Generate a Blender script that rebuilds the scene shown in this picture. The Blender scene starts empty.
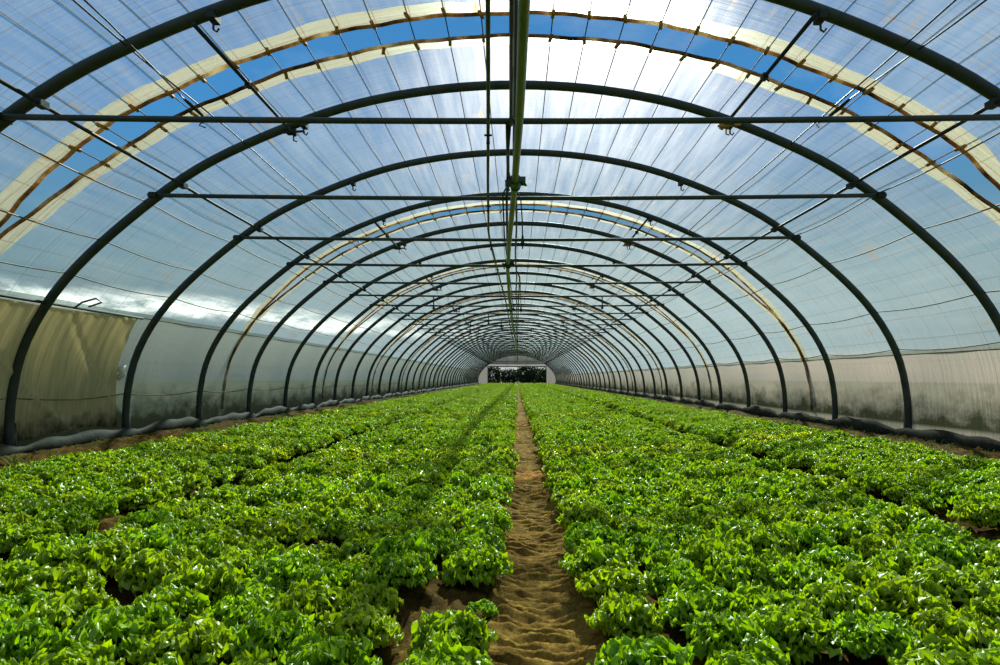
import bpy, math, random
import numpy as np
from mathutils import Vector
random.seed(7); rng = np.random.default_rng(7)
PI = math.pi
scene = bpy.context.scene
COL = scene.collection

# ------------------------------------------------------------------ helpers
def tag(o, label=None, cat=None, group=None, kind=None):
    if label: o['label'] = label
    if cat: o['category'] = cat
    if group: o['group'] = group
    if kind: o['kind'] = kind
    return o

def mesh_from(name, V, F, smooth=True, uv=None):
    me = bpy.data.meshes.new(name)
    V = np.asarray(V, dtype=np.float64)
    me.from_pydata(V.tolist(), [], [tuple(int(i) for i in f) for f in F])
    if smooth:
        me.polygons.foreach_set('use_smooth', [True] * len(me.polygons))
    if uv is not None:
        lay = me.uv_layers.new(name='UVMap')
        li = np.empty(len(me.loops), dtype=np.int32)
        me.loops.foreach_get('vertex_index', li)
        lay.data.foreach_set('uv', np.asarray(uv, dtype=np.float32)[li].ravel())
    me.update()
    return me

def link(name, me, mat=None, parent=None, loc=None):
    o = bpy.data.objects.new(name, me); COL.objects.link(o)
    if mat is not None and me is not None and len(me.materials) == 0: me.materials.append(mat)
    if parent is not None: o.parent = parent
    if loc is not None: o.location = loc
    return o

def empty(name, loc=(0, 0, 0)):
    o = bpy.data.objects.new(name, None); COL.objects.link(o); o.location = loc
    o.empty_display_size = .2
    return o

class MB:
    def __init__(s): s.V = []; s.F = []; s.n = 0
    def add(s, V, F):
        V = np.asarray(V, float); s.V.append(V)
        s.F += [tuple(i + s.n for i in f) for f in F]; s.n += len(V); return s
    def tube(s, pts, r, seg=8, cap=True):
        V, F = tube_geo(pts, r, seg, cap); return s.add(V, F)
    def box(s, c, d, rot=None):
        c = np.asarray(c, float); d = np.asarray(d, float) / 2
        v = np.array([[x, y, z] for x in (-1, 1) for y in (-1, 1) for z in (-1, 1)]) * d
        if rot is not None: v = v @ np.asarray(rot).T
        return s.add(v + c, [(0,1,3,2),(4,6,7,5),(0,4,5,1),(2,3,7,6),(0,2,6,4),(1,5,7,3)])
    def mesh(s, name, smooth=True):
        return mesh_from(name, np.vstack(s.V), s.F, smooth)
    def build(s, name, mat, parent=None, smooth=True, loc=None):
        return link(name, s.mesh(name, smooth), mat, parent, loc)

def tube_geo(pts, r, seg=8, cap=True, flat=None):
    P = np.asarray(pts, float); n = len(P)
    r = np.broadcast_to(np.asarray(r, float), (n,))
    T = np.gradient(P, axis=0) if n > 2 else np.repeat((P[1] - P[0])[None], n, 0)
    T /= np.linalg.norm(T, axis=1)[:, None] + 1e-12
    up = np.array([0, 1, 0.]) if abs(T[0][1]) < .9 else np.array([0, 0, 1.])
    V = []
    for i in range(n):
        a = up - T[i] * (up @ T[i]); a /= np.linalg.norm(a); b = np.cross(T[i], a); up = a
        for k in range(seg):
            th = 2 * PI * (k + .5) / seg
            V.append(P[i] + r[i] * (math.cos(th) * a + math.sin(th) * b))
    F = [(i*seg+k, i*seg+(k+1) % seg, (i+1)*seg+(k+1) % seg, (i+1)*seg+k) for i in range(n-1) for k in range(seg)]
    if cap:
        F.append(tuple(range(seg-1, -1, -1))); F.append(tuple((n-1)*seg + k for k in range(seg)))
    return np.array(V), F

def copy_tree(o, parent=None, kids=None):
    c = o.copy(); COL.objects.link(c)
    if parent is not None: c.parent = parent
    for ch in (kids[o.name] if kids and o.name in kids else list(o.children)):
        copy_tree(ch, c, kids)
    return c

ORD = ['nearest', 'second', 'third', 'fourth', 'fifth', 'sixth', 'seventh', 'eighth', 'ninth', 'tenth', 'eleventh', 'twelfth',
       'thirteenth', 'fourteenth', 'fifteenth', 'sixteenth', 'seventeenth', 'eighteenth', 'nineteenth', 'twentieth']

# ------------------------------------------------------------------ materials
def new_mat(name):
    m = bpy.data.materials.new(name); m.use_nodes = True
    nt = m.node_tree; nt.nodes.clear()
    out = nt.nodes.new('ShaderNodeOutputMaterial')
    return m, nt, out
def N(nt, t, **kw):
    n = nt.nodes.new('ShaderNode' + t)
    for k, v in kw.items():
        if k in n.inputs: n.inputs[k].default_value = v
        else: setattr(n, k, v)
    return n
def L(nt, a, b): nt.links.new(a, b)
def mixc(nt, fac, a, b, mode='MIX'):
    n = nt.nodes.new('ShaderNodeMix'); n.data_type = 'RGBA'; n.blend_type = mode
    for s, v in ((0, fac), (6, a), (7, b)):
        if hasattr(v, 'is_linked'): L(nt, v, n.inputs[s])
        elif s == 0: n.inputs[s].default_value = v
        else: n.inputs[s].default_value = (*v, 1)
    return n.outputs[2]
def ramp(nt, src, stops):
    n = nt.nodes.new('ShaderNodeValToRGB'); L(nt, src, n.inputs[0])
    e = n.color_ramp.elements
    while len(e) < len(stops): e.new(.5)
    for el, (p, c) in zip(e, stops):
        el.position = p; el.color = (*c, 1) if isinstance(c, tuple) else (c, c, c, 1)
    return n.outputs[0]
def math_(nt, op, a, b=0., clamp=False):
    n = nt.nodes.new('ShaderNodeMath'); n.operation = op; n.use_clamp = clamp
    for s, v in ((0, a), (1, b)):
        if hasattr(v, 'is_linked'): L(nt, v, n.inputs[s])
        else: n.inputs[s].default_value = v
    return n.outputs[0]
def noise(nt, vec, scale, detail=3, rough=.5):
    n = N(nt, 'TexNoise', Scale=scale, Detail=detail, Roughness=rough)
    if vec is not None: L(nt, vec, n.inputs['Vector'])
    return n.outputs[0]
def mapping(nt, src, scale=(1, 1, 1), loc=(0, 0, 0)):
    n = N(nt, 'Mapping'); n.inputs['Scale'].default_value = scale; n.inputs['Location'].default_value = loc
    L(nt, src, n.inputs[0]); return n.outputs[0]

def solid(name, c1, c2=None, rough=.6, metal=0., scale=8., spec=.5, bump=0., bscale=40., rust=None):
    m, nt, out = new_mat(name)
    p = N(nt, 'BsdfPrincipled', Roughness=rough, Metallic=metal)
    p.inputs['Specular IOR Level'].default_value = spec
    g = N(nt, 'TexCoord').outputs['Object']
    col = ramp(nt, noise(nt, g, scale, 4), [(.35, c1), (.65, c2 or c1)])
    if rust:
        f = ramp(nt, noise(nt, g, 3.1, 6, .7), [(.55, 0.), (.68, 1.)])
        col = mixc(nt, f, col, rust)
    L(nt, col, p.inputs['Base Color'])
    if bump:
        b = N(nt, 'Bump', Strength=bump, Distance=.02); L(nt, noise(nt, g, bscale, 5, .6), b.inputs['Height'])
        L(nt, b.outputs[0], p.inputs['Normal'])
    L(nt, p.outputs[0], out.inputs[0]); return m

M = {}
M['steel'] = solid('green_steel', (.030, .042, .036), (.050, .062, .046), .55, .25, 6, .35, rust=(.075, .05, .028))
M['steel_dark'] = solid('dark_steel', (.018, .024, .024), (.032, .036, .030), .65, .0, 6, .25)
M['rust'] = solid('rusty_steel', (.30, .14, .03), (.55, .30, .08), .8, 0, 30)
M['hem'] = solid('brown_hem', (.10, .062, .025), (.30, .19, .07), .7, 0, 5)
def hem_mat():
    m, nt, out = new_mat('rolled_film_hem')
    g = N(nt, 'TexCoord').outputs['Object']
    c = ramp(nt, noise(nt, g, 2.2, 5, .65), [(.38, (.09, .05, .02)), (.52, (.42, .26, .11)), (.66, (.90, .80, .55))])
    d = N(nt, 'BsdfDiffuse'); t = N(nt, 'BsdfTranslucent'); L(nt, c, d.inputs[0]); L(nt, c, t.inputs[0])
    q = N(nt, 'MixShader', Fac=.55); L(nt, d.outputs[0], q.inputs[1]); L(nt, t.outputs[0], q.inputs[2]); L(nt, q.outputs[0], out.inputs[0]); return m
M['rolled'] = hem_mat()
M['pipe'] = solid('olive_pipe', (.10, .14, .045), (.16, .20, .07), .35, 0, 3, .6)
M['pipe_purple'] = solid('dark_pipe', (.03, .028, .04), (.045, .04, .05), .5, 0, 3)
M['pipe_thin'] = solid('brownish_pipe', (.045, .055, .022), (.075, .06, .03), .5, 0, 3)
M['clamp_green'] = solid('green_plastic', (.012, .07, .03), (.02, .11, .045), .4, 0, 10)
M['wire'] = solid('grey_wire', (.035, .035, .032), (.11, .075, .04), .8, 0, 3, .1)
M['cable'] = solid('black_cable', (.012, .013, .015), (.02, .02, .022), .6)
M['white_plastic'] = solid('white_plastic', (.6, .58, .5), (.75, .73, .66), .4)
M['bark'] = solid('bark', (.05, .035, .02), (.09, .065, .04), .9, 0, 12, .3, .5)
M['outground'] = solid('outside_grass', (.05, .07, .02), (.13, .12, .05), .95, 0, 1.2, .2)

def soil_mat(name, dark, light, gold, ridge=False):
    m, nt, out = new_mat(name)
    g = N(nt, 'TexCoord').outputs['Object']
    c = ramp(nt, noise(nt, g, 9, 8, .7), [(.3, dark), (.55, light), (.75, gold)])
    c = mixc(nt, ramp(nt, noise(nt, g, 60, 6, .7), [(.35, .0), (.7, .6)]), c, tuple(v * .4 for v in dark))
    p = N(nt, 'BsdfPrincipled', Roughness=.9); p.inputs['Specular IOR Level'].default_value = .03
    L(nt, c, p.inputs['Base Color'])
    b = N(nt, 'Bump', Strength=.9, Distance=.012); L(nt, noise(nt, g, 55, 8, .7), b.inputs['Height'])
    L(nt, b.outputs[0], p.inputs['Normal']); L(nt, p.outputs[0], out.inputs[0]); return m
M['soil'] = soil_mat('bed_soil', (.035, .018, .004), (.13, .070, .013), (.33, .20, .035))
M['path'] = soil_mat('path_mud', (.080, .040, .007), (.36, .20, .036), (.66, .44, .085))

def film_mat(name, transp=.74, tint=(.68, .87, .91), refr=.020, rough=1.0, ior=1.22, dirty=0., algae=False, beige=(.50, .43, .31)):
    """translucent polyethylene: part clear, part hazy forward scatter, part diffusing; creased, with rust and soil stains"""
    m, nt, out = new_mat(name)
    tc = N(nt, 'TexCoord'); uv = tc.outputs['UV']; ob = tc.outputs['Object']
    # uv.x = arc length in m, uv.y = depth in m
    wr = noise(nt, mapping(nt, uv, (.55, 9., 1)), 2.2, 5, .65)          # creases running along the hoops
    wr2 = noise(nt, mapping(nt, uv, (5., .35, 1)), 1.6, 3, .6)          # broad bands running along the tunnel
    b = N(nt, 'Bump', Strength=.35, Distance=.03); L(nt, wr, b.inputs['Height'])
    stain = math_(nt, 'MULTIPLY', ramp(nt, noise(nt, mapping(nt, uv, (1.2, 1.0, 1)), 1.1, 5, .7), [(.56, 0.), (.70, 1.)]),
                  ramp(nt, noise(nt, mapping(nt, uv, (9, 1.2, 1)), 1.4, 4, .7), [(.50, 0.), (.62, 1.)]))
    tcol = mixc(nt, ramp(nt, wr, [(.42, 0.), (.75, .55)]), tint, (.52, .70, .75))
    tcol = mixc(nt, math_(nt, 'MULTIPLY', stain, .7), tcol, (.62, .36, .14))
    # welded seams as thin grid lines
    br = N(nt, 'TexBrick', Scale=1.0, **{'Mortar Size': .010, 'Mortar Smooth': .6, 'Brick Width': .36, 'Row Height': .47, 'Bias': 0.})
    br.offset = 0.; br.squash = 1.; L(nt, uv, br.inputs['Vector'])
    seam = br.outputs['Fac']
    tcol = mixc(nt, math_(nt, 'MULTIPLY', seam, .6), tcol, (.35, .37, .36))
    tr = N(nt, 'BsdfTransparent'); L(nt, tcol, tr.inputs[0])
    dcol = mixc(nt, stain, (.60, .61, .57), (.60, .38, .15))
    if dirty or algae:
        z = N(nt, 'SeparateXYZ'); L(nt, ob, z.inputs[0]); zz = z.outputs[2]
        dcol = mixc(nt, .85 if dirty else .0, dcol, beige)
        if algae:
            a = math_(nt, 'ADD', zz, math_(nt, 'MULTIPLY', math_(nt, 'SUBTRACT', noise(nt, mapping(nt, uv, (1.5, 1.0, 1)), 1.8, 7, .7), .5), 1.3))
            am = ramp(nt, a, [(.32, 1.), (.85, 0.)])
            if 'left' not in name: am = math_(nt, 'MULTIPLY', am, ramp(nt, zz, [(.20, 0.), (.27, 1.)]))
            dcol = mixc(nt, am, dcol, (.035, .045, .012))
    d = N(nt, 'BsdfTranslucent'); L(nt, dcol, d.inputs[0]); L(nt, b.outputs[0], d.inputs[1])
    df = N(nt, 'BsdfDiffuse'); L(nt, dcol, df.inputs[0]); L(nt, b.outputs[0], df.inputs['Normal'])
    rf = N(nt, 'BsdfRefraction', Roughness=rough, IOR=ior); L(nt, mixc(nt, stain, (.60, .61, .60), (.60, .44, .22)), rf.inputs[0]); L(nt, b.outputs[0], rf.inputs['Normal'])
    s1 = N(nt, 'MixShader', Fac=.35); L(nt, d.outputs[0], s1.inputs[1]); L(nt, df.outputs[0], s1.inputs[2])
    rest = 1 - transp
    s2 = N(nt, 'MixShader', Fac=min(1, refr / rest)); L(nt, s1.outputs[0], s2.inputs[1]); L(nt, rf.outputs[0], s2.inputs[2])
    tf = math_(nt, 'MULTIPLY', ramp(nt, wr2, [(.3, transp * .88), (.7, min(1., transp * 1.1))]), 1.)
    tf = math_(nt, 'MULTIPLY', tf, math_(nt, 'SUBTRACT', 1., math_(nt, 'MULTIPLY', stain, .45)))
    if algae: tf = math_(nt, 'MULTIPLY', tf, math_(nt, 'SUBTRACT', 1., am))
    s3 = N(nt, 'MixShader'); L(nt, tf, s3.inputs[0]); L(nt, s2.outputs[0], s3.inputs[1]); L(nt, tr.outputs[0], s3.inputs[2])
    gl = N(nt, 'BsdfGlossy', Roughness=.25); gl.inputs[0].default_value = (1, 1, 1, 1); L(nt, b.outputs[0], gl.inputs['Normal'])
    fr = N(nt, 'LayerWeight', Blend=.12)
    s4 = N(nt, 'MixShader'); L(nt, math_(nt, 'MULTIPLY', fr.outputs[0], .25), s4.inputs[0]); L(nt, s3.outputs[0], s4.inputs[1]); L(nt, gl.outputs[0], s4.inputs[2])
    L(nt, s4.outputs[0], out.inputs[0]); return m
M['film'] = film_mat('roof_film')
M['skirt'] = film_mat('skirt_film', transp=.22, refr=.05, dirty=1., algae=True, tint=(.80, .82, .74))
M['skirt_left'] = film_mat('left_skirt_film', transp=.36, refr=.05, dirty=1., algae=True, tint=(.62, .70, .62), beige=(.34, .37, .26))
M['bandfilm'] = film_mat('aged_film_edge', transp=.20, refr=.06, dirty=1., beige=(.98, .76, .44), tint=(1., .76, .46))
M['endfilm'] = film_mat('end_film', transp=.3, refr=.05, dirty=1., beige=(.10, .10, .10), tint=(.30, .33, .34))

def cloth_mat():
    m, nt, out = new_mat('khaki_cloth')
    tc = N(nt, 'TexCoord'); ob = tc.outputs['Object']; uv = tc.outputs['UV']
    z = N(nt, 'SeparateXYZ'); L(nt, ob, z.inputs[0])
    c = ramp(nt, noise(nt, mapping(nt, uv, (1, 14, 1)), 2., 4), [(.3, (.58, .46, .22)), (.7, (.80, .64, .33))])
    a = math_(nt, 'ADD', z.outputs[2], math_(nt, 'MULTIPLY', math_(nt, 'SUBTRACT', noise(nt, uv, 2.5, 6, .7), .5), .9))
    c = mixc(nt, ramp(nt, a, [(.22, .9), (.5, 0.)]), c, (.03, .035, .012))
    d = N(nt, 'BsdfDiffuse'); t = N(nt, 'BsdfTranslucent'); L(nt, c, d.inputs[0]); L(nt, c, t.inputs[0])
    s = N(nt, 'MixShader', Fac=.55); L(nt, d.outputs[0], s.inputs[1]); L(nt, t.outputs[0], s.inputs[2])
    L(nt, s.outputs[0], out.inputs[0]); return m
M['cloth'] = cloth_mat()

def leaf_mat(name, c_dark, c_mid, c_light, trans=.42, gloss=.3):
    m, nt, out = new_mat(name)
    tc = N(nt, 'TexCoord'); ob = tc.outputs['Object']; uv = tc.outputs['UV']
    oi = N(nt, 'ObjectInfo')
    u = N(nt, 'SeparateXYZ'); L(nt, uv, u.inputs[0])        # uv.y = along the leaf, uv.x = leaf random
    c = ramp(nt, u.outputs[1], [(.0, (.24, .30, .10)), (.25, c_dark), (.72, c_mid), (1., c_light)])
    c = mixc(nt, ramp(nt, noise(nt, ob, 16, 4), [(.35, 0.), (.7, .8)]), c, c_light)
    h = N(nt, 'HueSaturation', Saturation=1.0); L(nt, c, h.inputs['Color'])
    L(nt, math_(nt, 'ADD', .483, math_(nt, 'MULTIPLY', oi.outputs['Random'], .03)), h.inputs['Hue'])
    L(nt, math_(nt, 'ADD', .78, math_(nt, 'MULTIPLY', u.outputs[0], .40)), h.inputs['Value'])
    c = h.outputs[0]
    d = N(nt, 'BsdfPrincipled', Roughness=gloss); d.inputs['Specular IOR Level'].default_value = .5; L(nt, c, d.inputs['Base Color'])
    b = N(nt, 'Bump', Strength=.6, Distance=.004); L(nt, noise(nt, ob, 110, 3), b.inputs['Height']); L(nt, b.outputs[0], d.inputs['Normal'])
    t = N(nt, 'BsdfTranslucent'); L(nt, mixc(nt, 1., c, (1.25, 1.25, .35), 'MULTIPLY'), t.inputs[0])
    s = N(nt, 'MixShader', Fac=trans); L(nt, d.outputs[0], s.inputs[1]); L(nt, t.outputs[0], s.inputs[2])
    L(nt, s.outputs[0], out.inputs[0]); return m
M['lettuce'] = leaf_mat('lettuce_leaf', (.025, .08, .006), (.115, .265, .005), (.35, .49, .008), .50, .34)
M['tree'] = leaf_mat('tree_leaf', (.010, .022, .006), (.014, .03, .008), (.022, .042, .01), .12, .7)
M['weed'] = leaf_mat('weed_leaf', (.03, .07, .012), (.05, .11, .015), (.10, .16, .03), .35, .85)

# ------------------------------------------------------------------ dimensions of the tunnel (metres)
D0, S, NH = 5.316, 2.26, 42          # distance of the nearest visible hoop, hoop spacing, hoops
HY = [D0 + S * k for k in range(NH)]
YEND = HY[-1] + .15
GAPS = [6.36 + 3 * S * j for j in range(14) if 6.36 + 3 * S * j < YEND - 2]
half = [(0, 4.70), (1.1, 4.63), (2.2, 4.41), (3.33, 3.99), (4.22, 3.52), (5.2, 2.75), (5.82, 2.10), (6.22, 1.42), (6.39, .72), (6.42, -.05)]
ctrl = [(-x, z) for x, z in reversed(half[1:])] + half
def catmull(P, n):
    P = [np.array(p, float) for p in P]
    P = [2 * P[0] - P[1]] + P + [2 * P[-1] - P[-2]]
    out = []
    for i in range(1, len(P) - 2):
        for t in np.linspace(0, 1, 24, endpoint=False):
            a, b, c, d = P[i-1], P[i], P[i+1], P[i+2]
            out.append(.5 * (2*b + (c-a)*t + (2*a-5*b+4*c-d)*t*t + (3*b-a-3*c+d)*t**3))
    out.append(P[-2]); out = np.array(out)
    s = np.concatenate([[0], np.cumsum(np.linalg.norm(np.diff(out, axis=0), axis=1))])
    u = np.linspace(0, s[-1], n)
    return np.stack([np.interp(u, s, out[:, 0]), np.interp(u, s, out[:, 1])], 1), s[-1]
PROF, ARC = catmull(ctrl, 241)
TAN = np.gradient(PROF, axis=0); TAN /= np.linalg.norm(TAN, axis=1)[:, None]
NRM = np.stack([-TAN[:, 1], TAN[:, 0]], 1)            # outward (x runs - to +, so left normal points up/out)
U = np.linspace(-ARC / 2, ARC / 2, 241)               # arc length from the ridge
def prof(u, off=0.):
    x = np.interp(u, U, PROF[:, 0] + NRM[:, 0] * off); z = np.interp(u, U, PROF[:, 1] + NRM[:, 1] * off)
    return x, z
def u_at_x(x): return float(np.interp(x, PROF[30:-30, 0], U[30:-30]))
def u_at_z(z, side):
    h = 120
    return side * abs(float(np.interp(-z, -PROF[h:, 1], U[h:])))

# ------------------------------------------------------------------ hoops
def make_hoop():
    r = empty('greenhouse_hoop')
    step = PROF[::3]
    pts = np.stack([step[:, 0], np.zeros(len(step)), step[:, 1]], 1); pts[0, 2] = pts[-1, 2] = -.25
    MB().tube(pts, .054, 10).build('arch_tube', M['steel'], r)
    t = MB(); xs = np.linspace(-4.62, 4.62, 13)
    t.tube(np.stack([xs, np.full(13, -.06), 3.29 - .04 * (1 - (xs / 4.62) ** 2)], 1), .026, 8).build('tie_bar', M['steel'], r)
    for sx in (-1, 1):
        c = MB(); x, z = prof(u_at_x(sx * 4.52))
        c.box((sx * 4.55, -.03, 3.29), (.09, .15, .06)); c.tube([(sx*4.55, -.11, 3.29), (sx*4.55, .07, 3.29)], .012, 6)
        c.build('tie_clamp', M['steel_dark'], r, smooth=False)
    for sx in (-1, 1):
        c = MB(); x, z = prof(u_at_x(sx * 2.7), -.03)
        c.box((x, 0, z - .02), (.07, .13, .07)); c.tube([(x, 0, z - .05), (x, .0, z - .13)], .011, 6); c.tube([(x, 0, z-.13), (x + .03, 0, z-.15), (x+.05, 0, z-.12)], .009, 5)
        c.build('hook', M['steel_dark'], r, smooth=False)
    for sx in (-1, 1):
        f = MB(); f.tube([(sx * 6.425, .085, -.2), (sx * 6.425, .085, .42)], .028, 8); f.build('ground_stake', M['steel_dark'], r)
    return r
hoop0 = make_hoop()
kids = {hoop0.name: list(hoop0.children)}
HLAB = {0: 'nearest dark steel hoop, its top cut off by the picture, crossing the upper corners',
        1: 'nearest dark steel hoop whose crown is in view, thickest full arch'}
for k, y in enumerate(HY):
    h = hoop0 if k == 0 else copy_tree(hoop0, None, kids)
    h.location = (0, y, 0)
    if k < 14:
        lab = HLAB.get(k) or f'{ORD[k - 1]} full steel arch with tie bar, counted from the camera'
        tag(h, lab, 'greenhouse arch', 'steel arches of the tunnel')
    else:
        tag(h, 'dark steel arch with tie bar in the far crowded stretch of the tunnel', 'greenhouse arch', 'far steel arches of the tunnel')

# ------------------------------------------------------------------ film panels (the shell)
def strip(u0, u1, nu, ysf, ny, off, sag=0.):
    """ysf(u) -> (y0, y1) edges of the sheet for every arc position"""
    us = np.linspace(u0, u1, nu); V = []; UV = []
    x, z = prof(us, off)
    for i, u in enumerate(us):
        a, b = ysf(u)
        for y in np.linspace(a, b, ny):
            ph = (y - D0) / S; s = math.sin(PI * (ph - math.floor(ph))) ** 2 * sag
            nx, nz = np.interp(u, U, NRM[:, 0]), np.interp(u, U, NRM[:, 1])
            V.append((x[i] - nx * s, y, z[i] - nz * s)); UV.append((u, y))
    F = [(i*ny+j, i*ny+j+1, (i+1)*ny+j+1, (i+1)*ny+j) for i in range(nu-1) for j in range(ny-1)]
    return np.array(V), F, np.array(UV)
UT = {-1: u_at_z(1.93, -1), 1: u_at_z(1.36, 1)}       # roof film ends on the skirt rail
UC = abs(u_at_z(2.25, 1)); U0 = abs(u_at_z(3.3, 1))
def hw(u):                                            # half width of the vent gap
    a = abs(u)
    if a > UC: return -.03
    return .205 * min(1., ((UC - a) / (UC - U0)) ** .8) if a > U0 else .205
EDGEW = lambda u: .012 * math.sin(u * 5.1) + .008 * math.sin(u * 13.)
wire_us = [i * .368 for i in range(-13, 14)]
bounds = [-5.0] + GAPS + [YEND]
NRD = ['nearest', 'second', 'third', 'fourth', 'fifth', 'sixth']
clip_me = None
for j in range(len(bounds) - 1):
    a, b = bounds[j], bounds[j + 1]
    e0 = (lambda u, a=a, j=j: a + (hw(u) + EDGEW(u + j) if j > 0 else 0))
    e1 = (lambda u, b=b, j=j: b - (hw(u) + EDGEW(u * 1.1 + j) if j < len(bounds) - 2 else 0))
    n = max(4, int((b - a) / (.28 if j < 4 else .56)))
    V, F, UV = strip(UT[-1], UT[1], 110, lambda u: (e0(u), e1(u)), n, .070, .025)
    o = link('ceiling', mesh_from('ceiling', V, F, True, UV), M['film'])
    tag(o, kind='structure')
    for side, ef in ((0, e0), (1, e1)):
        if (side == 0 and j == 0) or (side == 1 and j == len(bounds) - 2): continue
        sgn = 1 if side == 0 else -1
        uf = abs(u_at_z(.32, 1)); us = np.linspace(-uf, uf, 130)
        V, F, UV = strip(UT[-1], UT[1], 110, lambda u: tuple(sorted((ef(u), ef(u) + sgn * (.21 + .02 * math.sin(3 * u + j))))), 3, .058)
        link('edge_band', mesh_from('edge_band', V, F, True, UV), M['bandfilm'], o)
        x, z = prof(us, .045)
        link('edge_hem', MB().tube(np.stack([x, [ef(u) for u in us], z], 1), .021, 6).mesh('edge_hem'), M['rolled'], o)
        if j < 4:
            for u in wire_us:
                if abs(u) > UC + .3: continue
                x, z = prof(u, .03); y = ef(u) + sgn * (.0 + .08 * random.random())
                c = MB(); c.box((0, 0, 0), (.034, .13, .02)); c.box((0, sgn * .05, -.015), (.02, .03, .03))
                if clip_me is None: clip_me = c.mesh('wire_clip', False)
                cl = link('wire_clip', clip_me, M['rust'], o, (float(x), float(y), float(z)))
                cl.rotation_euler = (0, -math.atan2(np.interp(u, U, NRM[:, 0]), np.interp(u, U, NRM[:, 1])) * -1, random.uniform(-.3, .3))

# side skirts: dirty beige film below the roof film, with a bulging foot
for side, nm in ((-1, 'wall_left'), (1, 'wall_right')):
    ua = u_at_z(1.99 if side < 0 else 1.42, side)
    ub = side * ARC / 2
    lo, hi = sorted((ua, ub))
    V, F, UV = strip(lo, hi, 22, lambda u: (-5.0, YEND), 430, .062, .022)
    flat = 1. if side > 0 else np.clip((V[:, 1] - 9.8) / .8, 0, 1)
    V[:, 0] += flat * side * .022 * np.sin(V[:, 1] * 1.7 + V[:, 2] * 2) * np.clip(1.2 - V[:, 2], 0, 1)
    o = link(nm, mesh_from(nm, V, F, True, UV), M['skirt' if side > 0 else 'skirt_left']); tag(o, kind='structure')
    # rail along the join
    x, z = prof(UT[side], .045)
    link('skirt_rail', MB().tube([(float(x), y, float(z)) for y in np.linspace(-5, YEND, 60)], .010, 6).mesh('skirt_rail'), M['hem'], o)

def foot_roll(side):
    ys = np.linspace(-1, YEND, 620); V = []; seg = 12
    for y in ys:
        ph = (y - D0) / S; f = math.sin(PI * (ph - math.floor(ph)))
        r = .045 + .075 * f ** .6 + .012 * math.sin(y * 7.3)
        cz = .06 + .5 * r + .02 * math.sin(y * 1.3)
        for k in range(seg):
            th = 2 * PI * k / seg
            V.append((side * (6.27 - r * .3) + r * .75 * math.cos(th), y, cz + r * 1.05 * math.sin(th) + .006 * math.sin(9 * th + y * 11)))
    F = [(i*seg+k, i*seg+(k+1) % seg, (i+1)*seg+(k+1) % seg, (i+1)*seg+k) for i in range(len(ys)-1) for k in range(seg)]
    return mesh_from('trim', V, F)
M['roll'] = solid('dirty_plastic_roll', (.012, .015, .007), (.035, .040, .024), .8, 0, 3.5, .15, .35, 14, rust=(.02, .022, .01))
tag(link('trim_1', foot_roll(-1), M['roll']), kind='structure')
tag(link('trim_2', foot_roll(1), M['roll']), kind='structure')

# end wall: film above and beside a wide open doorway
DW, DH = 4.75, 2.85
def end_piece(xa, xb, zlo):
    V = []; xs = np.linspace(xa, xb, 24)
    for x in xs:
        top = float(np.interp(x, PROF[30:-30, 0], PROF[30:-30, 1]))
        for t in np.linspace(0, 1, 6): V.append((x, YEND, zlo + (top - zlo) * t))
    F = [(i*6+j, (i+1)*6+j, (i+1)*6+j+1, i*6+j+1) for i in range(23) for j in range(5)]
    return V, F
mb = MB(); mb.add(*end_piece(-DW, DW, DH)); mb.add(*end_piece(-6.3, -DW, 0)); mb.add(*end_piece(DW, 6.3, 0))
me = mb.mesh('wall_back')
o = link('wall_back', me, M['endfilm']); tag(o, kind='structure')
f = MB(); f.box((0, YEND - .06, DH), (2 * DW + .2, .1, .16)); f.box((-DW, YEND - .06, DH / 2), (.14, .1, DH)); f.box((DW, YEND - .06, DH / 2), (.14, .1, DH))
f.box((0, YEND - .05, 3.7), (8.2, .07, .10))
f.box((-1.6, YEND - .05, 3.7), (.08, .07, 1.7)); f.box((1.6, YEND - .05, 3.7), (.08, .07, 1.7))
tag(f.build('door_1', M['steel_dark'], None, False), kind='structure')

# ------------------------------------------------------------------ longitudinal wires, purlins, cables
side_us = [u_at_z(z, -1) for z in (3.2, 2.72, 2.3, .74)] + [u_at_z(z, 1) for z in (3.3, 2.85, 2.06, 1.46)]
for i, u in enumerate(sorted(wire_us + side_us)):
    side = u in side_us
    ys = []; y = 0.; k = 0
    ysr = np.arange(D0 - 2 * S, YEND - .1, S / 6)
    x, z = prof(u, .084 if not side else .036)
    pts = []
    for y in ysr:
        ph = ((y - D0) / S) % 1.0
        s = math.sin(PI * ph) ** 1.0
        pts.append((float(x) - math.copysign(.03, u) * s * side, y, float(z) - (.055 if side else .02) * s))
    o = MB().tube(pts, .0065 if not side else .009, 5).build('film_wire', M['wire'] if not side else M['hem'])
    sd = 'left' if u < 0 else 'right'
    if side:
        r = sorted([abs(v) for v in side_us if v * u > 0], reverse=True).index(abs(u))
        tag(o, f'{["lowest", "second lowest", "third lowest", "highest"][r]} sagging brown wire along the {sd} side wall', 'wire', 'sagging wires along the side walls')
    elif abs(u) < .01:
        tag(o, 'thin straight wire over the arches exactly along the ridge', 'wire', 'wires under the roof film')
    else:
        r = round(abs(u) / .368)
        lab = {1: 'first', 2: 'second', 3: 'third'}.get(r) or ORD[r - 1]
        tag(o, f'thin roof wire over the arches, {lab} one out to the {sd} of the ridge', 'wire', 'wires under the roof film')

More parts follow.
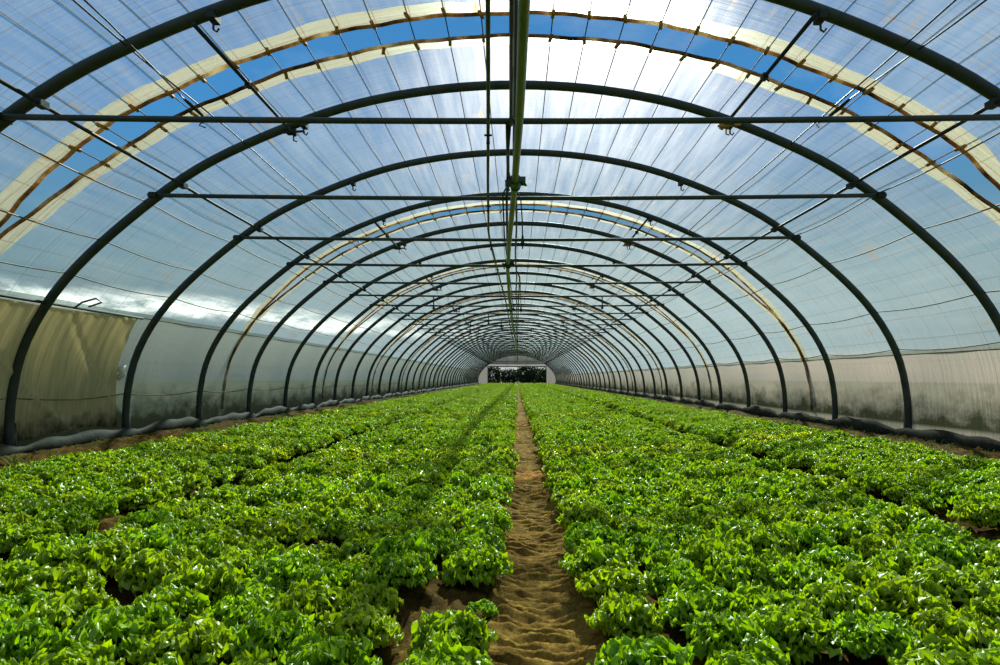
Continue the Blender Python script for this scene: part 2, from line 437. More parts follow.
for side in (-1, 1):
    px_, pz_ = prof(u_at_x(side * 4.26), -.078); x = float(px_); pz_ = float(pz_); ys = np.arange(1.5, YEND - .3, S / 2)
    p = empty('side_purlin', (0, 1.5, 0))
    MB().tube([(x, y - 1.5, pz_ + .008 * math.sin(y * 2)) for y in ys], .0195, 8).build('pipe', M['steel_dark'], p)
    cm = MB().box((0, 0, 0), (.075, .10, .06)).box((0, 0, .06), (.03, .03, .06)).mesh('pipe_clip', False)
    for y in HY: link('pipe_clip', cm, M['steel_dark'], p, (x, y - 1.5, pz_))
    tag(p, f'long thin steel purlin running the whole tunnel below the {"left" if side < 0 else "right"} shoulder of the arches', 'purlin')
# ridge pipe right under the crowns
o = MB().tube([(-.03 - .02 * math.sin(y * .8), y, 4.60) for y in np.arange(1.5, YEND - .3, 1.1)], .024, 8).build('ridge_purlin', M['pipe_purple'])
tag(o, 'dark ridge purlin fixed under the crowns of all the arches', 'purlin')

# short braces across every vented bay
def brace(sx, y):
    r = empty('bay_brace', (0, y, 0))
    x = -2.84 if sx < 0 else 2.62
    z = float(np.interp(x, PROF[30:-30, 0], PROF[30:-30, 1])) - .085
    MB().tube([(x, -.05, z), (x, S + .10, z)], .021, 8).build('brace_tube', M['steel_dark'], r)
    MB().box((x, S * .46, z), (.055, .09, .055)).tube([(x, S*.46, z), (x + .05, S*.46, z-.05)], .008, 5).build('sleeve', M['steel_dark'], r, False)
    b = MB().box((x, S, z), (.12, .05, .07)).tube([(x - .10, S - .05, z - .03), (x + .18, S - .05, z - .01)], .016, 6)
    b.tube([(x + .02, S, z - .03), (x + .02, S, z - .11), (x + .06, S, z - .12)], .01, 6)
    b.build('end_bracket', M['rust'] if sx > 0 else M['steel_dark'], r, False)
    return r
for j, g in enumerate(GAPS):
    y = D0 + 3 * S * j
    for sx in (-1, 1):
        r = brace(sx, y)
        sd = 'left' if sx < 0 else 'right'
        if j < 4: tag(r, f'{NRD[j]} short brace tube joining two arches {sd} of the ridge', 'brace', 'short braces across the vented bays')
        else: tag(r, f'far short brace tube joining two arches {sd} of the ridge', 'brace', f'far braces {sd} of the ridge')

# black cables just below the film, doubled near the camera
for side in (-1, 1):
    xa = side * 3.42
    z0 = float(np.interp(abs(xa), PROF[120:-30, 0], PROF[120:-30, 1])) - .02
    o = MB().tube([(xa + .02 * math.sin(y), y, z0 + .01 * math.sin(2 * y)) for y in np.arange(1.5, YEND - .5, .8)], .0085, 6).build('steel_cable', M['cable'])
    tag(o, f'black cable running lengthwise under the roof film on the {"left" if side < 0 else "right"}', 'cable')
    c = empty('cable_tensioner', (xa, 6.36, z0 - .04))
    xo = side * .16 if side > 0 else .12
    MB().tube([(xo * 1.5, -3.3, -.01), (xo * .9, -1.5, -.005), (.03 * side, -.14, .0)], .008, 6).build('stay_wire', M['cable'], c)
    MB().tube([(.03 * side, -.14, 0), (0.02 * side, .03, -.01), (-.01, .22, -.03)], [.013, .024, .016], 8).build('turnbuckle', M['steel_dark'], c)
    m = MB(); m.tube([(-.01, .22, -.03), (-.07, .30, -.05)], .018, 7); m.tube([(-.06, .28, -.04), (-.10, .29, -.09), (-.05, .33, -.10)], .009, 6)
    m.build('end_clip', M['white_plastic'] if side > 0 else M['steel_dark'], c)
    tag(c, 'dark turnbuckle with pale end clip at the right of the nearest vent gap' if side > 0
        else 'dark turnbuckle on the roof wire at the left of the nearest vent gap', 'cable tensioner')

# ------------------------------------------------------------------ irrigation pipes below the tie bars
def poly(pts, n=90):
    P = np.array(pts, float); t = P[:, 1]; y = np.concatenate([np.linspace(t[0], 25, 60), np.linspace(25, t[-1], n)[1:]])
    return np.stack([np.interp(y, t, P[:, 0]), y, np.interp(y, t, P[:, 2])], 1)
ip = empty('irrigation_pipe', (0, 1.6, 0))
mp = lambda P: np.asarray(P) - np.array([0, 1.6, 0])
PZ = 3.195
base = [(.06, 1.6, PZ), (.042, 3.5, PZ), (.022, 5.0, PZ), (-.03, 6.9, PZ - .01), (-.12, 9.5, PZ), (-.19, 12.2, PZ), (-.21, 17, PZ), (-.20, 24, PZ), (-.02, 40, PZ), (0, YEND - .5, PZ)]
MB().tube(mp(poly(base)), .037, 12).build('water_pipe', M['pipe'], ip)
def coupling(p, s=1.):
    x, y, z = p; m = MB()
    m.tube([(x + .01, y - .13, z), (x, y + .13, z)], .052 * s, 10)
    m.tube([(x, y - .13, z), (x, y - .09, z)], .062 * s, 10); m.tube([(x, y + .09, z), (x, y + .13, z)], .062 * s, 10)
    m.box((x + .085 * s, y, z + .02), (.06, .05, .09)); m.tube([(x + .07, y, z + .05), (x + .12, y - .02, z - .04)], .014, 6)
    m.box((x - .08 * s, y, z - .01), (.07, .05, .06)); m.tube([(x - .11, y, z + .03), (x - .07, y, z - .09)], .012, 6)
    return m
coupling((-.018, 6.75 - 1.6, PZ)).build('coupling', M['clamp_green'], ip)
coupling((-.17, 11.6 - 1.6, PZ)).build('coupling', M['steel_dark'], ip)
coupling((-.2, 19.3 - 1.6, PZ)).build('coupling', M['steel_dark'], ip)
tag(ip, 'thick olive green water pipe slung under the tie bars along the middle', 'irrigation pipe')

sp = empty('sprinkler_line', (0, 1.6, 0))
b2 = [(-.085, 1.6, 3.22), (-.17, 3.5, 3.22), (-.22, 4.6, 3.22), (-.33, 6.8, 3.22), (-.44, 9.3, 3.22), (-.38, 13.5, 3.2), (-.32, 16.5, 3.18), (-.30, 22, 3.18), (-.2, 40, 3.18), (-.15, YEND - .5, 3.18)]
MB().tube(mp(poly(b2)), .0165, 8).build('feed_pipe', M['pipe_thin'], sp)
B2 = np.array(b2)
nz = MB().tube([(-.035, 0, 0), (.035, 0, 0)], .010, 6).tube([(0, 0, -.005), (0, 0, -.055)], .010, 6).tube([(0, 0, -.055), (0, 0, -.08)], .018, 8).mesh('nozzle')
for y in np.arange(5.45, 60, 2.26):
    link('nozzle', nz, M['steel_dark'], sp, (float(np.interp(y, B2[:, 1], B2[:, 0])), y - 1.6, 3.205))
tag(sp, 'thin dark sprinkler pipe with small nozzles, left of the thick olive pipe', 'sprinkler line')

pts = [(-.012, 1.6, 3.30), (-.03, 3.55, 3.27), (-.05, 5.3, 3.24)]
o = MB().tube(pts, .019, 8).build('supply_hose', M['pipe_purple']); tag(o, 'short dark hose beside the thick olive pipe, ending at the nearest tie bar', 'hose')
o = MB().tube(poly([(-.085, 5.3, 3.25), (-.095, 6.4, 3.22), (-.13, 7.6, 3.25), (-.16, 10, 3.22), (-.19, 14, 3.22), (-.14, 24, 3.24), (0., 45, 3.24), (0.03, YEND - .6, 3.24)]), .017, 6).build('power_cable', M['cable'])
tag(o, 'black cable hanging along the left of the thick olive pipe, thicker of two', 'cable')
o = MB().tube(poly([(-.06, 5.3, 3.25), (-.10, 6.2, 3.20), (-.045, 6.9, 3.10), (-.17, 7.0, 3.24), (-.2, 9.5, 3.22), (-.16, 13, 3.2), (-.06, 24, 3.2), (.06, 45, 3.2), (.08, YEND - .6, 3.2)]), .011, 6).build('control_wire', M['cable'])
tag(o, 'thin black wire hanging along the left of the thick olive pipe, thinner of two', 'cable')
o = MB().tube(poly([(.01, 11.9, 3.10), (.06, 13, 3.17), (.04, 18, 3.2), (.03, 40, 3.2), (.04, YEND - .6, 3.2)]), .017, 6).build('feed_hose', M['pipe_thin'])
tag(o, 'brown hose right of the olive pipe, from beyond the fourth arch to the far end', 'hose')

for i, (x, y, z, dl) in enumerate([(.045, 6.95, 3.16, .62), (.06, 12.1, 3.14, .8)]):
    d = empty('hanging_sprinkler', (x, y, 0))
    MB().tube([(-.04, 0, z), (0, .02, z - .1), (.015, .02, z - dl * .5), (.02, .02, z - dl + .1)], .0075, 6).build('drop_tube', M['cable'], d)
    MB().tube([(.02, .02, z - dl + .12), (.02, .02, z - dl)], [.011, .026], 8).tube([(.02, .02, z - dl), (.02, .02, z - dl - .04)], .008, 6).build('spray_head', M['steel_dark'], d)
    tag(d, ['thin black sprinkler dropper hanging from the green coupling of the olive pipe',
            'thin black sprinkler dropper hanging further back, beside the dark coupling'][i], 'sprinkler')
hng = [(-2.30, 17.6), (2.35, 17.6), (-2.0, 26.6), (2.1, 26.6), (-1.0, 22.1), (-.6, 24.3)]
HL = ['small sprinkler hanging left of the ridge near the third pair of braces', 'small sprinkler hanging right of the ridge near the third pair of braces',
      'small far sprinkler hanging left of the ridge near the fourth pair of braces', 'small far sprinkler hanging right of the ridge near the fourth pair of braces',
      'small dark sprinkler on a tie bar left of the olive pipe, the nearer of two', 'small dark sprinkler on a tie bar left of the olive pipe, the further of two']
for (x, y), lab in zip(hng, HL):
    d = empty('hanging_sprinkler', (x, y, 0))
    k = round((y - D0) / S); yy = D0 + k * S - .06 - y
    MB().tube([(0, yy, 3.25), (0, yy, 3.02)], .016, 6).build('drop_tube', M['steel_dark'], d)
    MB().tube([(-.09, yy, 3.0), (.09, yy, 3.0)], .02, 6).tube([(0, yy, 3.02), (0, yy, 2.90)], [.02, .04], 8).build('spray_head', M['steel_dark'], d)
    tag(d, lab, 'sprinkler', 'sprinklers on the tie bars')

# ------------------------------------------------------------------ shade cloth on the left wall
def cloth():
    # built along the wall just inside the hoops' line, between the film and the frame
    ny, nz_ = 120, 46; V = []; UV = []
    y0, y1 = 4.0, 9.45
    for i in range(ny):
        y = y0 + (y1 - y0) * i / (ny - 1)
        for j in range(nz_):
            t = j / (nz_ - 1)
            ztop = 1.93 + .02 * math.sin(y * 1.4)
            yy = y + .26 * t ** 1.4 * max(0, (y - 8.2)) / 1.42            # free edge slants back to the foot
            zb = .22 + .05 * math.sin(yy * 2.3)
            z = ztop + (zb - ztop) * t
            x = -float(np.interp(-z, -PROF[120:, 1], PROF[120:, 0])) - .028
            d = (yy - 6.4) + (z - 1.9) * 1.35; e = (yy - 8.1) + (z - 1.9) * 1.1; g = (yy - 9.2) + (z - 1.9) * .8
            x += .035 * math.exp(-(d / .07) ** 2) + .03 * math.exp(-(e / .06) ** 2) + .02 * math.exp(-(g / .09) ** 2)
            x += .012 * math.sin(yy * 9 + z * 3) * (1 - t) + .01 * math.sin(yy * 31) * math.exp(-3 * t)
            V.append((x, yy, z)); UV.append((z, yy))
    F = [(i*nz_+j, (i+1)*nz_+j, (i+1)*nz_+j+1, i*nz_+j+1) for i in range(ny-1) for j in range(nz_-1)]
    return mesh_from('cloth_sheet', V, F, True, UV)
sc = empty('shade_cloth', (0, 0, 0))
link('cloth_sheet', cloth(), M['cloth'], sc)
xr = -float(np.interp(-1.94, -PROF[120:, 1], PROF[120:, 0])) + .01
MB().tube([(xr, 3.9, 1.94), (xr, 6.5, 1.95), (xr, 9.50, 1.94)], .020, 8).build('top_rail', M['steel_dark'], sc)
MB().tube([(xr + .02, 8.0, 1.93), (xr + .05, 8.1, 2.02), (xr + .10, 8.3, 2.10), (xr + .10, 8.42, 2.06), (xr + .04, 8.25, 1.98)], .013, 6).build('tie_loop', M['wire'], sc)
tag(sc, 'khaki cloth curtain hung from a rail on the left wall behind the nearest arches', 'curtain')
o = MB().tube([(-6.30, 9.45, .98), (-6.24, 9.5, 1.06), (-6.24, 9.44, 1.14), (-6.22, 9.52, 1.2)], [.03, .05, .045, .025], 8).build('plastic_scrap', M['white_plastic'])
tag(o, 'small white scrap of plastic caught on the left wall beside the khaki curtain', 'plastic scrap')

# ------------------------------------------------------------------ ground, beds and path
def fnoise(x, y, seed, octs=4, f0=1.):
    r = np.random.default_rng(seed); out = 0
    for o_ in range(octs):
        f = f0 * 2 ** o_
        for _ in range(3):
            a = r.uniform(0, 2 * PI); ph = r.uniform(0, 2 * PI)
            out = out + np.sin(f * (x * math.cos(a) + y * math.sin(a)) * 2 * PI + ph) / (3 * 1.7 ** o_)
    return out
PC, PW = .115, .215                                    # path centre and half width
def grid(xs, ys, zf, name):
    X, Y = np.meshgrid(xs, ys); Z = zf(X, Y); nx = len(xs)
    V = np.stack([X.ravel(), Y.ravel(), Z.ravel()], 1)
    i, j = np.meshgrid(np.arange(len(ys) - 1), np.arange(nx - 1), indexing='ij'); b = (i * nx + j).ravel()
    F = np.stack([b, b + 1, b + nx + 1, b + nx], 1)
    return mesh_from(name, V, F.tolist())
ys = np.concatenate([np.arange(-1, 1.2, .1), np.arange(1.2, 6, .03), np.arange(6, 14, .08), np.arange(14, YEND + 1, .4)])
xs = np.concatenate([np.linspace(-6.6, -2.8, 70), np.linspace(-2.8, -.9, 60)[1:], np.linspace(-.9, -.15, 50)[1:], np.linspace(-.15, .40, 12)[1:], np.linspace(.40, 2.8, 85)[1:], np.linspace(2.8, 6.6, 70)[1:]])
def zfloor(X, Y):
    z = .014 * np.maximum(fnoise(X, Y, 23, 4, 9.), -.3) * (Y < 8) + .018 * fnoise(X, Y, 3, 5, .9) + .022 * np.abs(fnoise(X, Y, 5, 4, 5.))
    path = np.exp(-((X - PC) / .24) ** 6)
    fur = np.exp(-((X + 2.53) / .16) ** 2) + np.exp(-((X - 2.77) / .16) ** 2)
    verge = np.clip((np.abs(X) - 5.1) / .5, 0, 1)
    z = z - .10 * path - .06 * fur + verge * (.03 + .05 * np.abs(fnoise(X, Y, 8, 4, 1.6)))
    return z
tag(link('floor', grid(xs, ys, zfloor, 'floor'), M['soil']), kind='structure')
ys = np.concatenate([np.arange(1.0, 6, .011), np.arange(6, 14, .03), np.arange(14, YEND, .15)])
xs = np.linspace(PC - .29, PC + .29, 44)
def zpath(X, Y):
    t = (X - PC) / .26
    z = -.065 + .075 * np.clip(np.abs(t), 0, .95) ** 2.4 - .30 * np.clip(np.abs(t) - .86, 0, 1)
    ph = Y / .074 + .55 * fnoise(X, Y, 11, 3, 1.6) + .5 * t * t
    saw = (ph - np.floor(ph)); rid = np.where(saw < .72, saw / .72, (1 - saw) / .28)
    amp = .046 * (.55 + .45 * fnoise(X, Y, 13, 3, 2.))
    z = z + amp * rid * np.clip(1.35 - np.abs(t) ** 2, .2, 1) + .008 * fnoise(X, Y, 17, 3, 7.)
    return z + .004 * fnoise(X, Y, 19, 3, 1.)
tag(link('path', grid(xs, ys, zpath, 'path'), M['path']), kind='structure')
g = mesh_from('ground', [(-120, -40, -.2), (120, -40, -.2), (120, 300, -.2), (-120, 300, -.2)], [(0, 1, 2, 3)], False)
tag(link('ground', g, M['outground']), kind='structure')

# ------------------------------------------------------------------ lettuces
def leaf_geo(Lg, W, th, curl, az, rnd, twist):
    """one leaf: a narrow rib from the heart, opening into a rounded, frilled, crinkled blade at its end"""
    s = np.array([0, .30, .50, .62, .71, .79, .86, .92, .965, 1.]); ns = len(s); nt = 11
    t = np.linspace(-1, 1, nt)
    phi = th * (.55 + .45 * s) + curl * np.clip(s - .55, 0, 1) ** 1.2 * 2
    ds = Lg * np.diff(s)
    r = .006 + np.concatenate([[0], np.cumsum(np.sin(phi[:-1]) * ds)])
    z = .012 + np.concatenate([[0], np.cumsum(np.cos(phi[:-1]) * ds)])
    w = W * np.where(s < .5, .18 + .5 * s, .43 + .57 * np.clip((s - .5) / .28, 0, 1) ** .8) * np.sqrt(np.clip(1.03 - np.clip((s - .74) / .26, 0, 1) ** 2, 0, 1))
    Sg, Tg = np.meshgrid(s, t, indexing='ij')
    blade = np.clip((Sg - .4) / .5, 0, 1)
    lob = 1 + .16 * np.sin(Sg * 34 + rnd * 19 + 2 * np.sign(Tg)) * np.abs(Tg) * blade
    across = Tg * w[:, None] * lob
    edge = np.clip(np.abs(Tg) ** 1.6 * blade + Sg ** 6 * .8, 0, 1.2)
    A = .42 * W
    disp = A * edge * (np.sin(Sg * 36 + rnd * 20 + np.sign(Tg) * 2) * np.abs(Tg) + np.sin(Tg * 7.0 + rnd * 13) * Sg ** 4)
    disp = disp + .28 * A * np.sin(Tg * 9 + Sg * 22 + rnd * 30) * blade - .42 * W * Tg ** 2 * blade * math.cos(rnd * 9)
    tipd = .10 * W * np.cos(Tg * 7 + rnd * 6) * Sg ** 6 * 2
    # twist the blade about its own rib
    ca, sa = np.cos(twist * blade), np.sin(twist * blade)
    across, disp = across * ca - disp * sa, across * sa + disp * ca
    R = r[:, None] - np.cos(phi)[:, None] * disp + np.sin(phi)[:, None] * tipd
    Z = z[:, None] + np.sin(phi)[:, None] * disp + np.cos(phi)[:, None] * tipd
    c, sn = math.cos(az), math.sin(az)
    V = np.stack([(R * c - across * sn).ravel(), (R * sn + across * c).ravel(), Z.ravel()], 1)
    F = [(i*nt+j, i*nt+j+1, (i+1)*nt+j+1, (i+1)*nt+j) for i in range(ns-1) for j in range(nt-1)]
    UV = np.stack([np.full(ns * nt, rnd), np.clip(Sg + .10 * (np.abs(Tg) - .6), 0, 1).ravel()], 1)
    return V, F, UV
def lettuce_mesh(seed, name='lettuce'):
    r = random.Random(seed); Vs, Fs, Us, n = [], [], [], 0
    K = 104
    for k in range(K):
        q = (k + .5) / K
        th = math.acos(1 - q * .97) + r.uniform(-.10, .10); az = k * 2.39996 + r.uniform(-.25, .25)
        clump = 1 + .10 * math.sin(az * 3 + seed) * math.sin(th * 2)
        Lg = (.168 - .014 * (1 - q)) * clump * r.uniform(.86, 1.08)
        V, F, UV = leaf_geo(Lg, r.uniform(.024, .036), max(.05, th), r.uniform(-.15, .9), az, r.random(), r.uniform(-.6, .6))
        Vs.append(V); Us.append(UV); Fs += [tuple(a + n for a in f) for f in F]; n += len(V)
    V = np.vstack(Vs); V[:, 2] = np.maximum(V[:, 2], -.01)
    return mesh_from(name, V, Fs, True, np.vstack(Us))
NV = 7
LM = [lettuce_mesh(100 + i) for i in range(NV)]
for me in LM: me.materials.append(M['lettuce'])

rows = []   # (x, side, row number)
for i in range(8): rows.append((-.205 - .285 * i, 'left', i))
for i in range(8): rows.append((-2.80 - .28 * i, 'left', 8 + i))
for i in range(8): rows.append((.425 + .285 * i, 'right', i))
for i in range(8): rows.append((3.03 + .272 * i, 'right', 8 + i))
F_PX, VX, VY, CH = 600., 517., 378., 1.0
def proj(x, y, z): return VX + F_PX * x / y, VY - F_PX * (z - CH) / y
heads = []
for ri, (x, sd, rn) in enumerate(rows):
    y = 1.35 + random.uniform(0, .26)
    while y < YEND - .4:
        hx = x + random.gauss(0, .022); hy = y + random.gauss(0, .02)
        y += .268
        sc_ = random.uniform(.94, 1.22)
        if sd == 'left' and rn == 1 and hy < 2.70: hx -= .115; sc_ *= .94
        if sd == 'left' and rn == 1 and 2.7 <= hy < 3.1: hx -= .06          # bare patch beside the path
        if sd == 'left' and rn == 0 and 1.80 < hy < 2.76: continue
        if sd == 'left' and rn == 2 and hy < 2.7: hx -= .06
        if rn in (7, 8) and random.random() < .12: continue
        if random.random() < .035: continue
        if rn == 0 and hy > 14: hx += (-.06 if sd == 'right' else .06) * min(1, (hy - 14) / 20)
        if rn == 15: sc_ *= random.uniform(.8, 1.)
        heads.append((hx, hy, sc_, random.uniform(0, 2 * PI), random.randrange(NV), sd, rn))
heads += [(-.15, 2.56, .45, 1., 2, 'left', 0), (-.225, 2.06, 1.02, 2., 1, 'left', 0)]
def inframe(h):
    px, py = proj(h[0], h[1], .09); r = .13 * F_PX / h[1]
    return -r * .7 < px < 1000 + r * .7 and py - r < 665
vis = sorted([h for h in heads if inframe(h)], key=lambda h: h[1])
near = vis[:298]; nearset = set(map(id, near)); rest = [h for h in heads if id(h) not in nearset]
def fz(x, y): return float(zfloor(np.array([x]), np.array([y]))[0])
def ordn(i): return ('frontmost' if i == 0 else (ORD[i] if i < 20 else f'{i + 1}th'))
RN = ['first', 'second', 'third', 'fourth', 'fifth', 'sixth', 'seventh', 'eighth']
count = {}
gn_sources = [None] * NV
for h in near:
    hx, hy, s, rz, v, sd, rn = h
    o = bpy.data.objects.new('lettuce', LM[v]); COL.objects.link(o)
    o.location = (hx, hy, fz(hx, hy) - .006); o.rotation_euler = (random.uniform(-.08, .08), random.uniform(-.08, .08), rz)
    o.scale = (s, s, s * random.uniform(.88, 1.08))
    k = count.get((sd, rn), 0); count[(sd, rn)] = k + 1
    if rn < 8: where = f'{RN[rn]} row {sd} of the muddy path'
    else: where = f'{RN[rn - 8]} row beyond the {sd} furrow'
    lab = f'frilly green lettuce, {"frontmost in" if k == 0 else ordn(k) + " from the front of"} the {where}'
    if s == .45: lab = 'small stunted lettuce on the bare patch just left of the muddy path'
    tag(o, lab, 'lettuce', 'lettuce heads at the front of the beds')
    if gn_sources[v] is None: gn_sources[v] = o

# the rest of the crop: one object that scatters the same heads on a point mesh
V = np.array([(h[0], h[1], 0.) for h in rest]); V[:, 2] = zfloor(V[:, 0], V[:, 1]) - .006
pm = bpy.data.meshes.new('lettuce_crop'); pm.from_pydata(V.tolist(), [], [])
at = pm.attributes.new('rotz', 'FLOAT', 'POINT'); at.data.foreach_set('value', [h[3] for h in rest])
at = pm.attributes.new('scl', 'FLOAT', 'POINT'); at.data.foreach_set('value', [h[2] for h in rest])
at = pm.attributes.new('kindno', 'INT', 'POINT'); at.data.foreach_set('value', [h[4] for h in rest])
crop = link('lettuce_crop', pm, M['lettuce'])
tag(crop, 'mass of small green lettuces filling the beds from mid distance to the far end', 'lettuces', kind='stuff')
ng = bpy.data.node_groups.new('scatter_heads', 'GeometryNodeTree')
ng.interface.new_socket('Geometry', in_out='INPUT', socket_type='NodeSocketGeometry')
ng.interface.new_socket('Geometry', in_out='OUTPUT', socket_type='NodeSocketGeometry')
gi = ng.nodes.new('NodeGroupInput'); go = ng.nodes.new('NodeGroupOutput'); jn = ng.nodes.new('GeometryNodeJoinGeometry')
def named(nm, typ):
    n = ng.nodes.new('GeometryNodeInputNamedAttribute'); n.data_type = typ; n.inputs[0].default_value = nm; return n.outputs[0]
rzv, sv, kv = named('rotz', 'FLOAT'), named('scl', 'FLOAT'), named('kindno', 'INT')
cx = ng.nodes.new('ShaderNodeCombineXYZ'); ng.links.new(rzv, cx.inputs[2])
for v in range(NV):
    ob = ng.nodes.new('GeometryNodeObjectInfo'); ob.transform_space = 'ORIGINAL'; ob.inputs[0].default_value = gn_sources[v]; ob.inputs[1].default_value = False
    cmpn = ng.nodes.new('FunctionNodeCompare'); cmpn.data_type = 'INT'; cmpn.operation = 'EQUAL'
    ng.links.new(kv, cmpn.inputs[2]); cmpn.inputs[3].default_value = v
    ip_ = ng.nodes.new('GeometryNodeInstanceOnPoints')
    ng.links.new(gi.outputs[0], ip_.inputs['Points']); ng.links.new(cmpn.outputs[0], ip_.inputs['Selection'])
    ng.links.new(ob.outputs['Geometry'], ip_.inputs['Instance']); ng.links.new(cx.outputs[0], ip_.inputs['Rotation']); ng.links.new(sv, ip_.inputs['Scale'])
    ng.links.new(ip_.outputs[0], jn.inputs[0])
ng.links.new(jn.outputs[0], go.inputs[0])
md = crop.modifiers.new('scatter', 'NODES'); md.node_group = ng

# ------------------------------------------------------------------ weeds along the wall foot
def weeds(side, n, seed, outside):
    r = random.Random(seed); V = []; F = []; UV = []; k = 0
    for _ in range(n):
        y = 3 + 60 * r.random() ** 1.6
        x = side * (r.uniform(6.86, 7.25) if outside else r.uniform(5.5, 6.05))
        hgt = r.uniform(.08, .34) if outside else r.uniform(.06, .20)
        for b in range(r.randint(7, 13)):
            a = r.uniform(0, 2 * PI); ln = hgt * r.uniform(.5, 1.2); w = r.uniform(.006, .018); bx, by = x + r.uniform(-.08, .08), y + r.uniform(-.1, .1)
            dx, dy = math.cos(a), math.sin(a); rd = r.random()
            for q in range(4):
                t = q / 3; rr = ln * .55 * t * t; zz = ln * (t - .25 * t * t); ww = w * (1 - t * .9) * (1.4 if q == 1 else 1)
                V += [(bx + dx * rr - dy * ww, by + dy * rr + dx * ww, zz - .02), (bx + dx * rr + dy * ww, by + dy * rr - dx * ww, zz - .02)]
                UV += [(rd, .4 + .6 * t)] * 2
            for q in range(3): F.append((k + 2*q, k + 2*q + 1, k + 2*q + 3, k + 2*q + 2))
            k += 8
    return mesh_from('weeds', V, F, True, UV)
for side, lab in ((-1, 'weeds and grass growing at the foot of the left plastic wall'), (1, 'weeds and grass growing at the foot of the right plastic wall')):
    tag(link('weeds', weeds(side, 900, 40 + side, False), M['weed']), lab, 'weeds', kind='stuff')
    tag(link('weeds', weeds(side, 420, 60 + side, True), M['weed']), lab.replace('growing at the foot of', 'outside, behind'), 'weeds', kind='stuff')

# ------------------------------------------------------------------ trees beyond the far doorway
def tree(x, y, h, w, seed, lab):
    r = random.Random(seed); e = empty('tree', (x, y, -.2))
    t = MB().tube([(0, 0, 0), (.1, 0, h * .3), (0, .1, h * .6)], [.22, .16, .08], 8)
    t.tube([(.08, 0, h * .28), (w * .3, .2, h * .6)], [.09, .03], 6); t.tube([(.08, 0, h * .3), (-w * .28, -.2, h * .62)], [.08, .03], 6)
    t.build('trunk', M['bark'], e)
    V = []; F = []; UV = []; k = 0
    for _ in range(2600):
        a = r.uniform(0, 2 * PI); c = r.uniform(-1, 1); q = r.uniform(.55, 1.) * (1 + .18 * math.sin(3 * a + seed) + .12 * math.sin(5 * c + seed))
        s = math.sqrt(1 - c * c)
        p = np.array([w * .5 * q * s * math.cos(a), w * .5 * q * s * math.sin(a), h * .46 + h * .54 * q * c])
        n1 = np.array([r.gauss(0, 1) for _ in range(3)]); n1 /= np.linalg.norm(n1); n2 = np.cross(n1, [.3, .5, .8]); n2 /= np.linalg.norm(n2)
        z = r.uniform(.12, .24); rd = r.random()
        V += [p - n1 * z, p - n2 * z * .6, p + n1 * z, p + n2 * z * .6]; UV += [(rd, .5), (rd, .7), (rd, 1.), (rd, .7)]
        F.append((k, k+1, k+2, k+3)); k += 4
    link('crown', mesh_from('crown', V, F, False, UV), M['tree'], e)
    tag(e, lab, 'tree', 'trees outside the far opening')
for i, (x, y, h, w, lab) in enumerate([
        (-5.2, 116, 3.6, 5.2, 'small dark tree at the left of the far opening'), (-1.6, 124, 3.2, 4.6, 'low dark tree left of centre in the far opening'),
        (1.7, 114, 3.9, 4.8, 'taller dark green tree in the middle of the far opening'), (5.6, 121, 3.3, 5.4, 'dark tree at the right of the far opening'),
        (-8.6, 125, 3.6, 5., 'dark bush mostly hidden behind the left edge of the far opening'), (3.6, 131, 3.4, 5.2, 'dark bush set back, right of centre in the far opening'),
        (9.5, 130, 3.6, 5.5, 'dark tree mostly hidden behind the right edge of the far opening')]):
    tree(x, y, h, w, i + 5, lab)

# ------------------------------------------------------------------ world, sun, camera
w = bpy.data.worlds.new('sky'); scene.world = w; w.use_nodes = True
nt = w.node_tree; nt.nodes.clear()
out = nt.nodes.new('ShaderNodeOutputWorld'); bg = nt.nodes.new('ShaderNodeBackground'); L(nt, bg.outputs[0], out.inputs[0])
tc = N(nt, 'TexCoord').outputs['Generated']
sx = N(nt, 'SeparateXYZ'); L(nt, tc, sx.inputs[0]); el = sx.outputs[2]
SUN = Vector((.10, .79, .56)).normalized()
skyc = ramp(nt, el, [(.0, (.20, .22, .20)), (.06, (.16, .22, .22)), (.16, (.15, .30, .36)), (.36, (.065, .28, .60)), (.75, (.04, .20, .50))])
# the low sky is paler towards the sun
sv3 = N(nt, 'VectorMath', operation='DOT_PRODUCT'); L(nt, tc, sv3.inputs[0]); sv3.inputs[1].default_value = (.13, .99, .0)
fw = math_(nt, 'MULTIPLY', ramp(nt, sv3.outputs['Value'], [(.72, 0.), (.99, .85)]), ramp(nt, el, [(.10, 1.), (.25, 0.)]))
skyc = mixc(nt, fw, skyc, (.62, .70, .70))
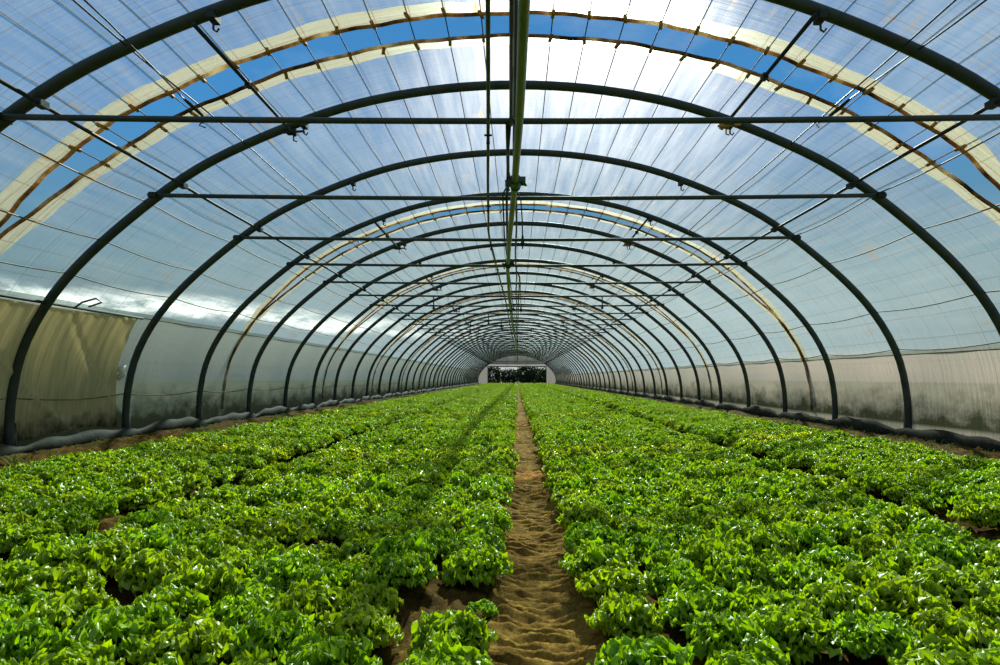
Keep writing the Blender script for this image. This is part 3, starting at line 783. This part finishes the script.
# low cloud bank and thin high cloud
left = ramp(nt, math_(nt, 'ADD', math_(nt, 'MULTIPLY', sx.outputs[0], -.5), .5), [(.50, .0), (.62, 1.)])
elw = math_(nt, 'ADD', math_(nt, 'ADD', el, math_(nt, 'MULTIPLY', math_(nt, 'SUBTRACT', noise(nt, mapping(nt, tc, (3.5, 3.5, 9.)), 1.5, 6, .6), .5), .05)), math_(nt, 'MULTIPLY', sx.outputs[0], .075))
band = ramp(nt, elw, [(.050, 0.), (.058, 1.), (.064, .9), (.084, 0.)])
bank = math_(nt, 'MULTIPLY', math_(nt, 'MULTIPLY', band, left), ramp(nt, noise(nt, mapping(nt, tc, (5, 5, 14.)), 2.6, 8, .68), [(.40, .10), (.58, 1.)]))
c = mixc(nt, bank, skyc, (2.8, 2.45, 2.1))
band2 = ramp(nt, el, [(.0, .6), (.012, 1.), (.026, .7), (.045, 0.)])
c = mixc(nt, math_(nt, 'MULTIPLY', math_(nt, 'MULTIPLY', band2, ramp(nt, sx.outputs[0], [(.2, 0.), (.55, .9)])), ramp(nt, noise(nt, mapping(nt, tc, (2, 2, 10)), 1.3, 5), [(.35, .2), (.6, 1.)])), c, (1.15, .92, .78))
thin = math_(nt, 'MULTIPLY', ramp(nt, noise(nt, mapping(nt, tc, (1.2, 3.0, 3.0)), 2.0, 6, .6), [(.5, 0.), (.8, .35)]), ramp(nt, el, [(.1, 0.), (.3, 1.)]))
c = mixc(nt, thin, c, (.8, .85, .9))
L(nt, c, bg.inputs[0]); bg.inputs[1].default_value = 1.0
sd = bpy.data.lights.new('sun', 'SUN'); sd.energy = 11.5; sd.angle = math.radians(1.5); sd.color = (1., .93, .80)
so = bpy.data.objects.new('sun', sd); COL.objects.link(so); so.rotation_euler = SUN.to_track_quat('Z', 'Y').to_euler(); so.location = (0, 40, 40)

cam = bpy.data.cameras.new('camera'); co = bpy.data.objects.new('camera', cam); COL.objects.link(co)
cam.sensor_width = 36; cam.lens = 36 * F_PX / 1000; cam.clip_start = .05; cam.clip_end = 1000
cam.shift_x = -(VX - 500) / 1000; cam.shift_y = (VY - 332.5) / 1000
co.location = (0, 0, CH); co.rotation_euler = (PI / 2, 0, 0)
scene.camera = co
vs = scene.view_settings; vs.view_transform = 'Standard'; vs.look = 'None'; vs.gamma = 1.; vs.exposure = 0.; vs.use_curve_mapping = False
cy = scene.cycles
cy.max_bounces = 8; cy.transparent_max_bounces = 24; cy.diffuse_bounces = 3; cy.transmission_bounces = 6; cy.glossy_bounces = 3
cy.use_denoising = True; cy.caustics_reflective = False; cy.caustics_refractive = True; cy.sample_clamp_indirect = 6
